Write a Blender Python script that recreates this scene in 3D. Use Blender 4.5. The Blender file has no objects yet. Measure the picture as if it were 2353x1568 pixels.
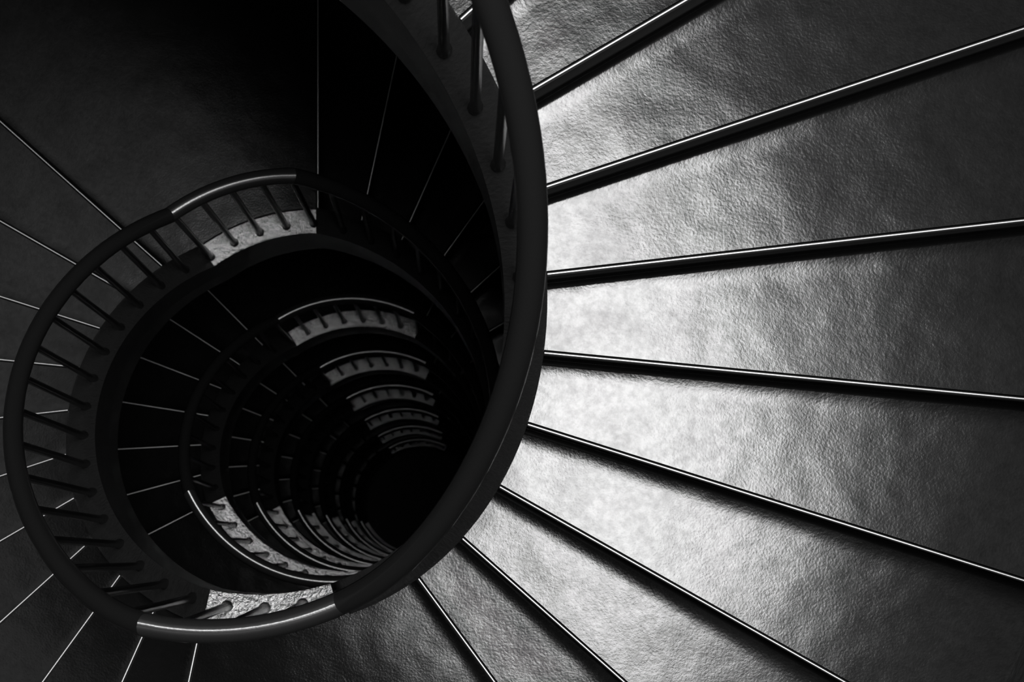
import bpy, bmesh, math, random
from mathutils import Vector, Matrix, Euler

PI = math.pi
random.seed(4)
scene = bpy.context.scene
C = scene.collection

# ------------------------------------------------------------------ camera, world, light, exposure
cam_data = bpy.data.cameras.new('camera')
cam = bpy.data.objects.new('camera', cam_data)
C.objects.link(cam)
cam.location = (0.5240, -0.2392, 5.0529)
cam.rotation_mode = 'XYZ'
cam.rotation_euler = (0.0817, -0.0182, 0.2965)
cam_data.sensor_fit = 'HORIZONTAL'
cam_data.sensor_width = 36.0
cam_data.lens = 5594.1 / 2353.0 * 36.0
cam_data.clip_start = 0.05
cam_data.clip_end = 100
cam_data.dof.use_dof = True
cam_data.dof.focus_distance = 4.5
cam_data.dof.aperture_fstop = 16.0
scene.camera = cam

world = bpy.data.worlds.new('world')
scene.world = world
world.use_nodes = True
world.node_tree.nodes['Background'].inputs[0].default_value = (0, 0, 0, 1)
world.node_tree.nodes['Background'].inputs[1].default_value = 0.0

LIGHT_Z = 9.0
def area(name, loc, rot, power, size, shape='DISK', size_y=None):
    d = bpy.data.lights.new(name, 'AREA')
    d.shape = shape
    d.size = size
    if size_y: d.size_y = size_y
    d.energy = power
    o = bpy.data.objects.new(name, d)
    C.objects.link(o)
    o.location = loc
    o.rotation_euler = rot
    return o
skylight = area('ceiling_light', (0.94, 0.55, LIGHT_Z), (0, 0, math.radians(36.5)), 335, 1.85, 'ELLIPSE', 3.1)
lamp_glow = area('ceiling_light', (-0.92, 0.76, LIGHT_Z), (0, 0, 0), 32, 0.9)

scene.view_settings.view_transform = 'Standard'
scene.view_settings.look = 'None'
scene.view_settings.gamma = 1.0
scene.view_settings.use_curve_mapping = False
scene.view_settings.exposure = 0.0

# ------------------------------------------------------------------ measurements
RISE = 0.17
R_RAIL, H_RAIL, RAIL_T = 0.5154, 0.9588, 0.0205
R_CIN, R_COUT, R_CBOT = 0.4936, 0.566, 0.5067     # inner kerb of the stair
H_KERB, H_SOFFIT = 0.012, -0.478
R_BAL = 0.521
R_WALL = 1.575
D = 12.015

# ------------------------------------------------------------------ materials
def nodes_of(m):
    m.use_nodes = True
    nt = m.node_tree
    return nt, nt.nodes['Principled BSDF']

def paint(name, col, rough, layers, rough_var=0.0, ior=1.5, aniso=None, metallic=0.0):
    """layers: (scale, detail, distance, stretch)"""
    m = bpy.data.materials.new(name)
    nt, b = nodes_of(m)
    b.inputs['Base Color'].default_value = (col, col, col, 1)
    b.inputs['Roughness'].default_value = rough
    b.inputs['IOR'].default_value = ior
    b.inputs['Metallic'].default_value = metallic
    geo = nt.nodes.new('ShaderNodeNewGeometry')
    prev = None
    for (sc, det, dist, st) in layers:
        mp = nt.nodes.new('ShaderNodeMapping')
        mp.inputs['Scale'].default_value = st
        nt.links.new(geo.outputs['Position'], mp.inputs['Vector'])
        n = nt.nodes.new('ShaderNodeTexNoise')
        n.inputs['Scale'].default_value = sc
        n.inputs['Detail'].default_value = det
        n.inputs['Roughness'].default_value = 0.55
        nt.links.new(mp.outputs[0], n.inputs['Vector'])
        bp = nt.nodes.new('ShaderNodeBump')
        bp.inputs['Strength'].default_value = 1.0
        bp.inputs['Distance'].default_value = dist
        nt.links.new(n.outputs['Fac'], bp.inputs['Height'])
        if prev: nt.links.new(prev.outputs[0], bp.inputs['Normal'])
        prev = bp
    if prev: nt.links.new(prev.outputs[0], b.inputs['Normal'])
    if rough_var:
        n = nt.nodes.new('ShaderNodeTexNoise')
        n.inputs['Scale'].default_value = 14
        n.inputs['Detail'].default_value = 6
        nt.links.new(geo.outputs['Position'], n.inputs['Vector'])
        r = nt.nodes.new('ShaderNodeMapRange')
        r.inputs['From Min'].default_value = 0.3
        r.inputs['From Max'].default_value = 0.7
        r.inputs['To Min'].default_value = rough - rough_var
        r.inputs['To Max'].default_value = rough + rough_var
        nt.links.new(n.outputs['Fac'], r.inputs['Value'])
        nt.links.new(r.outputs[0], b.inputs['Roughness'])
    return m

M_TREAD = paint('black_gloss_floor_paint', 0.008, 0.14,
                [(5, 2, 0.0019, (1, 1, 1)), (26, 2, 0.00018, (1, 1, 1)), (210, 3, 0.00013, (1, 1, 1))], 0.03)
def scuffed_gloss(m, rough):
    """gloss coat over the black paint: part sharp, part soft lobe, dulled a little by a film of scuffs and dust"""
    nt = m.node_tree
    b = nt.nodes['Principled BSDF']
    out = nt.nodes['Material Output']
    normal = b.inputs['Normal'].links[0].from_socket
    dif = nt.nodes.new('ShaderNodeBsdfDiffuse')
    dif.inputs['Color'].default_value = b.inputs['Base Color'].default_value
    nt.links.new(normal, dif.inputs['Normal'])
    lobes = []
    for dist, r in (('GGX', rough), ('BECKMANN', rough * 1.25)):
        g = nt.nodes.new('ShaderNodeBsdfAnisotropic')
        g.distribution = dist
        g.inputs['Roughness'].default_value = r
        g.inputs['Color'].default_value = (1, 1, 1, 1)
        nt.links.new(normal, g.inputs['Normal'])
        lobes.append(g)
    mixg = nt.nodes.new('ShaderNodeMixShader')
    mixg.inputs[0].default_value = 0.55
    nt.links.new(lobes[0].outputs[0], mixg.inputs[1])
    nt.links.new(lobes[1].outputs[0], mixg.inputs[2])
    fr = nt.nodes.new('ShaderNodeFresnel')
    fr.inputs['IOR'].default_value = 1.52
    nt.links.new(normal, fr.inputs['Normal'])
    geo = nt.nodes.new('ShaderNodeNewGeometry')
    prod = fr.outputs[0]
    for sc, det, lo, hi, a0, a1, st in ((70, 8, 0.72, 1.0, 0.34, 0.6, (1, 1, 1)), (9, 6, 0.82, 1.0, 0.36, 0.52, (1, 1, 1))):
        n = nt.nodes.new('ShaderNodeTexNoise')
        n.inputs['Scale'].default_value = sc
        n.inputs['Detail'].default_value = det
        n.inputs['Roughness'].default_value = 0.7
        nt.links.new(geo.outputs['Position'], n.inputs['Vector'])
        r = nt.nodes.new('ShaderNodeMapRange')
        r.inputs['From Min'].default_value = a0
        r.inputs['From Max'].default_value = a1
        r.inputs['To Min'].default_value = lo
        r.inputs['To Max'].default_value = hi
        nt.links.new(n.outputs['Fac'], r.inputs['Value'])
        mu = nt.nodes.new('ShaderNodeMath')
        mu.operation = 'MULTIPLY'
        nt.links.new(prod, mu.inputs[0])
        nt.links.new(r.outputs[0], mu.inputs[1])
        prod = mu.outputs[0]
    mix = nt.nodes.new('ShaderNodeMixShader')
    nt.links.new(prod, mix.inputs[0])
    nt.links.new(dif.outputs[0], mix.inputs[1])
    nt.links.new(mixg.outputs[0], mix.inputs[2])
    nt.links.new(mix.outputs[0], out.inputs['Surface'])
    nt.nodes.remove(b)
scuffed_gloss(M_TREAD, 0.14)
M_RISER = paint('black_riser_paint', 0.2, 0.4, [(120, 3, 0.0004, (1, 1, 1))])
M_KERB = paint('wrinkled_black_paint', 0.05, 0.14,
               [(20, 3, 0.0024, (1, 1, 1)), (100, 6, 0.0024, (1, 1, 1))], ior=2.7)
M_RAIL = paint('black_gloss_rail_paint', 0.035, 0.19, [(260, 2, 0.00008, (1, 1, 1))], ior=2.2)
M_POST = paint('black_baluster_paint', 0.02, 0.25, [(160, 3, 0.0004, (1, 1, 1))])
M_STEEL = paint('bare_steel_nosing', 0.85, 0.38, [(300, 2, 0.0001, (1, 1, 1))], metallic=1.0)
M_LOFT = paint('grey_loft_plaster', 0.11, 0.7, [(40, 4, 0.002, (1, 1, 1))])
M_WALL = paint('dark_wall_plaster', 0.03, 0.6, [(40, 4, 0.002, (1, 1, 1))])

# ------------------------------------------------------------------ helpers
def link(o, parent=None):
    C.objects.link(o)
    if parent is not None: o.parent = parent
    return o

def mesh_obj(name, verts, faces, mat, parent=None, smooth=True, loc=(0, 0, 0), rz=0.0, angle=40):
    me = bpy.data.meshes.new(name)
    me.from_pydata([tuple(v) for v in verts], [], faces)
    bm = bmesh.new(); bm.from_mesh(me)
    bmesh.ops.recalc_face_normals(bm, faces=bm.faces)
    for e in bm.edges:
        e.smooth = not (len(e.link_faces) == 2 and e.calc_face_angle(0) > math.radians(angle))
    for f in bm.faces: f.smooth = smooth
    bm.to_mesh(me); bm.free()
    me.materials.append(mat)
    o = bpy.data.objects.new(name, me)
    o.location = loc
    o.rotation_euler = (0, 0, rz)
    return link(o, parent)

def empty(name, loc=(0, 0, 0)):
    o = bpy.data.objects.new(name, None)
    o.empty_display_size = 0.1
    o.location = loc
    return link(o)

def tag(o, label, cat, group=None, kind=None):
    if label: o['label'] = label
    if cat: o['category'] = cat
    if group: o['group'] = group
    if kind: o['kind'] = kind
    return o

def grid_faces(nu, nv, close_v=False):
    f = []
    for i in range(nu - 1):
        for j in range(nv if close_v else nv - 1):
            k = (j + 1) % nv
            f.append((i * nv + j, (i + 1) * nv + j, (i + 1) * nv + k, i * nv + k))
    return f

def swept(name, rings, mat, parent, caps=True, **kw):
    n = len(rings[0])
    verts = [v for r in rings for v in r]
    faces = grid_faces(len(rings), n, True)
    if caps:
        faces.append(tuple(range(n)))
        faces.append(tuple(reversed(range((len(rings) - 1) * n, len(rings) * n))))
    return mesh_obj(name, verts, faces, mat, parent, **kw)

def cyl(R, phi_deg, z):
    a = math.radians(phi_deg)
    return Vector((R * math.cos(a), R * math.sin(a), z))

# ------------------------------------------------------------------ one winder step, built once per step angle
NOSE_R = 0.0028
def tread_mesh(width_deg, name='tread', extra=0.0):
    """top sheet from the nosing (phi=0) back to phi=width, coved up into the riser behind; own thickness"""
    w = math.radians(width_deg)
    nr, nphi = 30, max(26, int(width_deg / 0.7))
    R0, R1 = R_COUT - 0.03, R_WALL - 0.0005
    top = []
    cove = 0.015
    for i in range(nr):
        R = R0 + (R1 - R0) * i / (nr - 1)
        row = []
        # positions along the arc: front edge 12 mm behind nosing plane
        a0 = 0.0006 / R
        ac = w - cove / R
        ang = [a0 + (ac - a0) * k / (nphi - 1) for k in range(nphi)]
        zs = [0.0] * nphi
        dish = (0.032 if width_deg < 20 else 0.0) / (2 * max(R * w, 0.1))           # the floor finish rises gently towards the riser behind
        zs = [dish * (max(0.0, (a - a0) * R - 0.25 * R * w)) ** 2 for a in ang]
        band = 0.022 + 0.022 * (R - R0)                 # trowelled hollow along the foot of the riser
        zs = [z + 0.11 / (2 * band) * max(0.0, band - (ac - a) * R) ** 2 for z, a in zip(zs, ang)]
        zc = zs[-1]
        for k in range(1, 7):
            t = k / 6 * PI / 2
            ang.append(ac + cove * math.sin(t) / R)
            zs.append(zc + cove * (1 - math.cos(t)))
        for a, z in zip(ang, zs):
            row.append(Vector((R * math.cos(a), R * math.sin(a), z)))
        top.append(row)
    nv = len(top[0])
    verts = [v for r in top for v in r]
    faces = grid_faces(nr, nv)
    n = len(verts)
    verts += [Vector((v.x, v.y, -0.045)) for v in verts]
    faces += [tuple(reversed([x + n for x in f])) for f in faces]
    rim = [i * nv for i in range(nr)] + [(nr - 1) * nv + j for j in range(1, nv)] + \
          [i * nv + nv - 1 for i in range(nr - 2, -1, -1)] + [j for j in range(nv - 2, 0, -1)]
    for a, b in zip(rim, rim[1:] + rim[:1]):
        faces.append((a, b, b + n, a + n))
    return verts, faces

def riser_mesh():
    """upright sheet just behind the nosing, from the tread down to the tread below"""
    R0, R1 = R_COUT - 0.03, R_WALL - 0.0005
    y0, y1 = 0.002, 0.022
    v = []
    for R in (R0, R1):
        for y in (y0, y1):
            for z in (-0.006, -RISE - 0.02):
                v.append(Vector((R, y, z)))
    f = [(0, 1, 3, 2), (4, 6, 7, 5), (0, 4, 5, 1), (2, 3, 7, 6), (0, 2, 6, 4), (1, 5, 7, 3)]
    return v, f

def nosing_rings():
    """half round steel strip let into the front edge, with a fine gap behind it"""
    rings = []
    prof = []
    for k in range(9):
        t = PI * k / 8
        prof.append((-NOSE_R * math.cos(t) * 1.0, NOSE_R * math.sin(t) * 0.8))
    prof += [(NOSE_R, -0.010), (-NOSE_R, -0.010)]
    for R in (R_COUT + 0.001, 1.0, R_WALL - 0.001):
        rings.append([Vector((R, -0.0047 + y, z - 0.0003)) for (y, z) in prof])
    return rings

STEP_CACHE = {}
def step_proto(width_deg):
    return STEP_CACHE.get(round(width_deg, 3))

def add_step(parent, width_deg, phi_deg, z, name='tread'):
    """tread (> nosing_strip, riser); first call per width builds, later calls copy"""
    key = (round(width_deg, 2), name)
    if key not in STEP_CACHE:
        v, f = tread_mesh(width_deg)
        t = mesh_obj(name, v, f, M_TREAD, parent, angle=30)
        ns = swept('nosing_strip', nosing_rings(), M_STEEL, t)
        ns['label'] = 'thin bright steel nosing strip'
        v, f = riser_mesh()
        rs = mesh_obj('riser', v, f, M_RISER, t, smooth=False)
        STEP_CACHE[key] = (t, ns, rs)
        out = t
    else:
        t0, ns0, rs0 = STEP_CACHE[key]
        out = t0.copy(); C.objects.link(out); out.parent = parent
        for c0 in (ns0, rs0):
            c = c0.copy(); C.objects.link(c); c.parent = out
    out.location = (0, 0, z - parent.location.z)
    out.rotation_euler = (0, 0, math.radians(phi_deg))
    return out

# ------------------------------------------------------------------ stringer / kerb along the well
def kerb_z(a, z):
    """straight pitch, except that the big lit flight eases out onto the lower landing over its last step and a half"""
    if -55.5 < a < -36.5: return RISE * (a + 55.5) / 19.0
    return z
def kerb(name, parent, a0, z0, a1, z1, n):
    """sweep from (a0, z0) to (a1, z1) along kerb_z"""
    prof = [(R_CIN + 0.004, H_KERB - 0.007), (R_COUT - 0.006, H_KERB), (R_COUT, H_KERB - 0.006), (R_COUT, -0.20),
            (R_COUT, H_SOFFIT + 0.1), (R_CBOT + 0.01, H_SOFFIT), (R_CBOT, H_SOFFIT + 0.004),
            (R_CIN + 0.002, H_SOFFIT * 0.5), (R_CIN, H_KERB - 0.008)]
    rings = []
    for i in range(n + 1):
        t = i / n
        a = a0 + (a1 - a0) * t
        z = kerb_z(a, z0 + (z1 - z0) * t) - parent.location.z
        rings.append([cyl(R, a, z + h) for (R, h) in prof])
    return swept(name, rings, M_KERB, parent, angle=35)

# ------------------------------------------------------------------ railing sections
def rail_centre(a0, z0, a1, z1, n):
    return [(a0 + (a1 - a0) * i / n, z0 + (z1 - z0) * i / n) for i in range(n + 1)]

def rail_radius(a):
    """the hand-bent rail swells a little outward round the lower landing"""
    d = max(0.0, abs(a + 66.0) - 20.0) / 26.0
    return R_RAIL + 0.018 * math.exp(-d * d)

def make_railing(seg, prev_t, next_t, parent):
    """tube with mitred ends; seg: list of (phi, floor z)"""
    pts = [cyl(rail_radius(a), a, z + H_RAIL - parent.location.z) for a, z in seg]
    rings = []
    K = 14
    for i, p in enumerate(pts):
        if i == 0: t = (pts[1] - pts[0]).normalized(); t2 = prev_t or t
        elif i == len(pts) - 1: t = (pts[-1] - pts[-2]).normalized(); t2 = next_t or t
        else: t = (pts[i + 1] - pts[i - 1]).normalized(); t2 = t
        bis = (t + t2).normalized()
        rad = Vector((p.x, p.y, 0)).normalized()
        up = rad.cross(t).normalized()
        if up.z < 0: up = -up
        ring = []
        for k in range(K):
            th = 2 * PI * k / K
            off = rad * (RAIL_T * math.cos(th)) + up * (RAIL_T * math.sin(th))
            off = off - t * (off.dot(bis) / t.dot(bis))      # slide along the tube to the mitre plane
            ring.append(p + off)
        rings.append(ring)
    return swept('handrail', rings, M_RAIL, parent, angle=50)

def baluster_mesh():
    # lathe, base at z=0, top at z=1 (scaled by object)
    prof = [(0.0125, -0.004), (0.0125, 0.004), (0.0108, 0.009), (0.0092, 0.02), (0.0085, 0.04), (0.0082, 0.5), (0.0085, 0.95)]
    K = 12
    rings = [[Vector((r * math.cos(2 * PI * k / K), r * math.sin(2 * PI * k / K), z)) for k in range(K)] for r, z in prof]
    return rings
BAL = {}
def add_baluster(parent, a, z, lean):
    base = cyl(R_BAL, a, kerb_z(a, z) + H_KERB - 0.002 - parent.location.z)
    top = cyl(rail_radius(a - lean), a - lean, z - lean / D * RISE * 1.0 + H_RAIL - parent.location.z)
    d = top - base
    if 'm' not in BAL:
        o = swept('baluster', baluster_mesh(), M_POST, parent)
        BAL['m'] = o
    else:
        o = BAL['m'].copy(); C.objects.link(o); o.parent = parent
    o.location = base
    o.rotation_mode = 'QUATERNION'
    o.rotation_quaternion = Vector((0, 0, 1)).rotation_difference(d.normalized())
    o.scale = (1, 1, d.length / 0.95)
    return o

# ------------------------------------------------------------------ the run of the stair: landings and flights, top to bottom
# landing: (level in risers, phi where it begins, phi of its front nosing, next flight's number of risers, its step angle)
LAND = [
    (11,  118.0,   83.66, 11, D),
    (0,  -48.50,  -84.50, 11, D),
    (-11, -216.7, -252.7, 11, D),
    (-22, -384.9, -495.9,  7, D),
    (-29, -580.0, -638.5,  8, D),
]
lev, e_big, e_small = -37, -856.0, -998.5
for k in range(5):
    LAND.append((lev,     e_big - 360 * k + 121.4,  e_big - 360 * k,   7, D))
    LAND.append((lev - 7, e_big - 360 * k - 84.1,   e_small - 360 * k, 8, D))
    lev -= 15

PLACE_L = ['topmost stair landing, at the upper end of the big lit flight',
           'dark stair landing along the bottom edge, with a bright wrinkled kerb strip',
           'broad nearly black stair landing in the upper left corner',
           'stair landing inside the well at lower left, one full turn below the bottom edge landing',
           'stair landing high inside the well, first glinting kerb arc below the upper left landing']
PLACE_F = ['big stair flight of grey lit treads fanning over the right half',
           'dark left hand stair flight with thin bright nosing lines beside the left edge',
           'dark stair flight from the upper left landing down behind the near handrail',
           'dim stair flight inside the well on the left, seen within the big left railing']
ORD = {1: 'first', 2: 'second', 3: 'third', 4: 'fourth', 5: 'fifth', 6: 'sixth', 7: 'seventh', 8: 'eighth'}
def arc(i):
    """which of the bright kerb arcs down the well, counted from the biggest"""
    if i % 2 == 1: return ORD.get((i - 1) // 2, 'last'), 'lower left'
    return ORD.get((i - 2) // 2, 'last'), 'upper'

def end_t(seg, last):
    a, b = (seg[-2], seg[-1]) if last else (seg[0], seg[1])
    return (cyl(rail_radius(b[0]), b[0], b[1]) - cyl(rail_radius(a[0]), a[0], a[1])).normalized()

segs = []       # railing centre lines in order
for i, (lv, s, e, n, d) in enumerate(LAND):
    z = lv * RISE
    segs.append(('L', i, rail_centre(s, z, e, z, max(8, int((s - e) / 2.5)))))
    if i + 1 < len(LAND):
        s2 = LAND[i + 1][1]
        segs.append(('F', i, rail_centre(e, z, s2, LAND[i + 1][0] * RISE, max(10, int((e - s2) / 2.5)))))

for i, (lv, s, e, n, d) in enumerate(LAND):
    z = lv * RISE
    # ---------------- landing
    L = empty('stair_landing', (0, 0, z))
    lab = PLACE_L[i] if i < len(PLACE_L) else '%s of the small landings down the %s side of the well' % arc(i)
    tag(L, lab, 'landing', 'landings of the spiral stair')
    start_nosing = s + LAND[i - 1][4] if i else s + 12
    add_step(L, start_nosing - e, e, z, 'slab')
    sk = s - 7.0 if i == 1 else s
    kerb('kerb', L, sk, z, e, z, max(8, int((sk - e) / 2.5)))
    # ---------------- flight below it
    if i + 1 < len(LAND):
        F = empty('stair_flight', (0, 0, LAND[i + 1][0] * RISE))
        lab = PLACE_F[i] if i < len(PLACE_F) else 'dim stair flight below the %s small landing on the %s side of the well' % arc(i)
        tag(F, lab, 'stairs', 'flights of the spiral stair')
        for j in range(2, n + 1):
            add_step(F, d, e - (j - 1) * d, z - (j - 1) * RISE)
        s2, z2 = LAND[i + 1][1], LAND[i + 1][0] * RISE
        if i == 0: s2, z2 = s2 - 7.0, z2 - RISE * 7.0 / D      # same pitch carried on; kerb_z eases it
        kerb('stringer', F, e, z, s2, z2, max(10, int((e - s2) / 2.5)))

# railings
RL = {('L', 1): 'black landing handrail along the bottom with a long white highlight',
      ('L', 2): 'thin black landing railing at upper left with a bright white line on top',
      ('L', 0): 'black railing of the topmost landing at the top edge',
      ('F', 0): 'thick black near handrail sweeping down across the centre of the picture',
      ('F', 1): 'black railing with dark balusters curving round the left edge',
      ('F', 2): 'thin dark railing descending from the upper landing towards the right handrail'}
for k, (kind, i, seg) in enumerate(segs):
    zb = seg[-1][1]
    rt = empty('stair_railing', (0, 0, zb))
    if (kind, i) in RL: lab = RL[(kind, i)]
    else:
        lab = ('curved railing on the %s small landing down the %s side of the well' if kind == 'L' else
                'dim railing below the %s small landing of the %s side of the well') % arc(i)
    tag(rt, lab, 'railing', 'railing sections of the spiral stair')
    make_railing(seg, end_t(segs[k - 1][2], True) if k else None,
                 end_t(segs[k + 1][2], False) if k + 1 < len(segs) else None, rt)
    a_hi, a_lo = seg[0][0], seg[-1][0]
    z_hi, z_lo = seg[0][1], seg[-1][1]
    # one even lattice of posts all the way down
    a = 202.6 - 360 + 8.6 * 60
    while a > a_lo:
        if a <= a_hi:
            t = (a_hi - a) / (a_hi - a_lo)
            add_baluster(rt, a, z_hi + (z_lo - z_hi) * t, 1.6 if kind == 'F' and a - 1.6 > a_lo else 0.0)
        a -= 8.6

# ------------------------------------------------------------------ shaft
Z_TOP, Z_BOT, Z_LOFT, R_LOFT = 9.3, LAND[-1][0] * RISE - 1.2, 4.4, 3.6
n = 96
def ring_wall(name, Ra, Rb, za, zb, label, mat):
    v, f = [], []
    for R in (Ra, Rb):
        for z in (za, zb):
            for k in range(n):
                v.append(cyl(R, 360 * k / n, z))
    for k in range(n):
        q = (k + 1) % n
        f += [(k, q, n + q, n + k), (2 * n + k, 3 * n + k, 3 * n + q, 2 * n + q),
              (n + k, n + q, 3 * n + q, 3 * n + k), (k, 2 * n + k, 2 * n + q, q)]
    tag(mesh_obj(name, v, f, mat), label, 'wall', kind='structure')
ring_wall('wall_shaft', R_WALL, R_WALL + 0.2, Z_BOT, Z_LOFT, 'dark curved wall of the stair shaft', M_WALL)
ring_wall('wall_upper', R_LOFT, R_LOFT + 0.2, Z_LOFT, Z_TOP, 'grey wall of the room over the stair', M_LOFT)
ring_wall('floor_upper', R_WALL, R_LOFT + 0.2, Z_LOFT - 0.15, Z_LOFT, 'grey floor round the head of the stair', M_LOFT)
def disc(name, z, th, label, R):
    rings = [[cyl(R, 360 * k / n, zz) for k in range(n)] for zz in (z, z + th)]
    o = swept(name, rings, M_WALL, None)
    tag(o, label, name, kind='structure')
disc('floor', Z_BOT - 0.1, 0.1, 'dark floor at the bottom of the well', R_WALL + 0.2)
disc('ceiling', Z_TOP, 0.1, 'dark ceiling over the stair shaft', R_LOFT + 0.2)
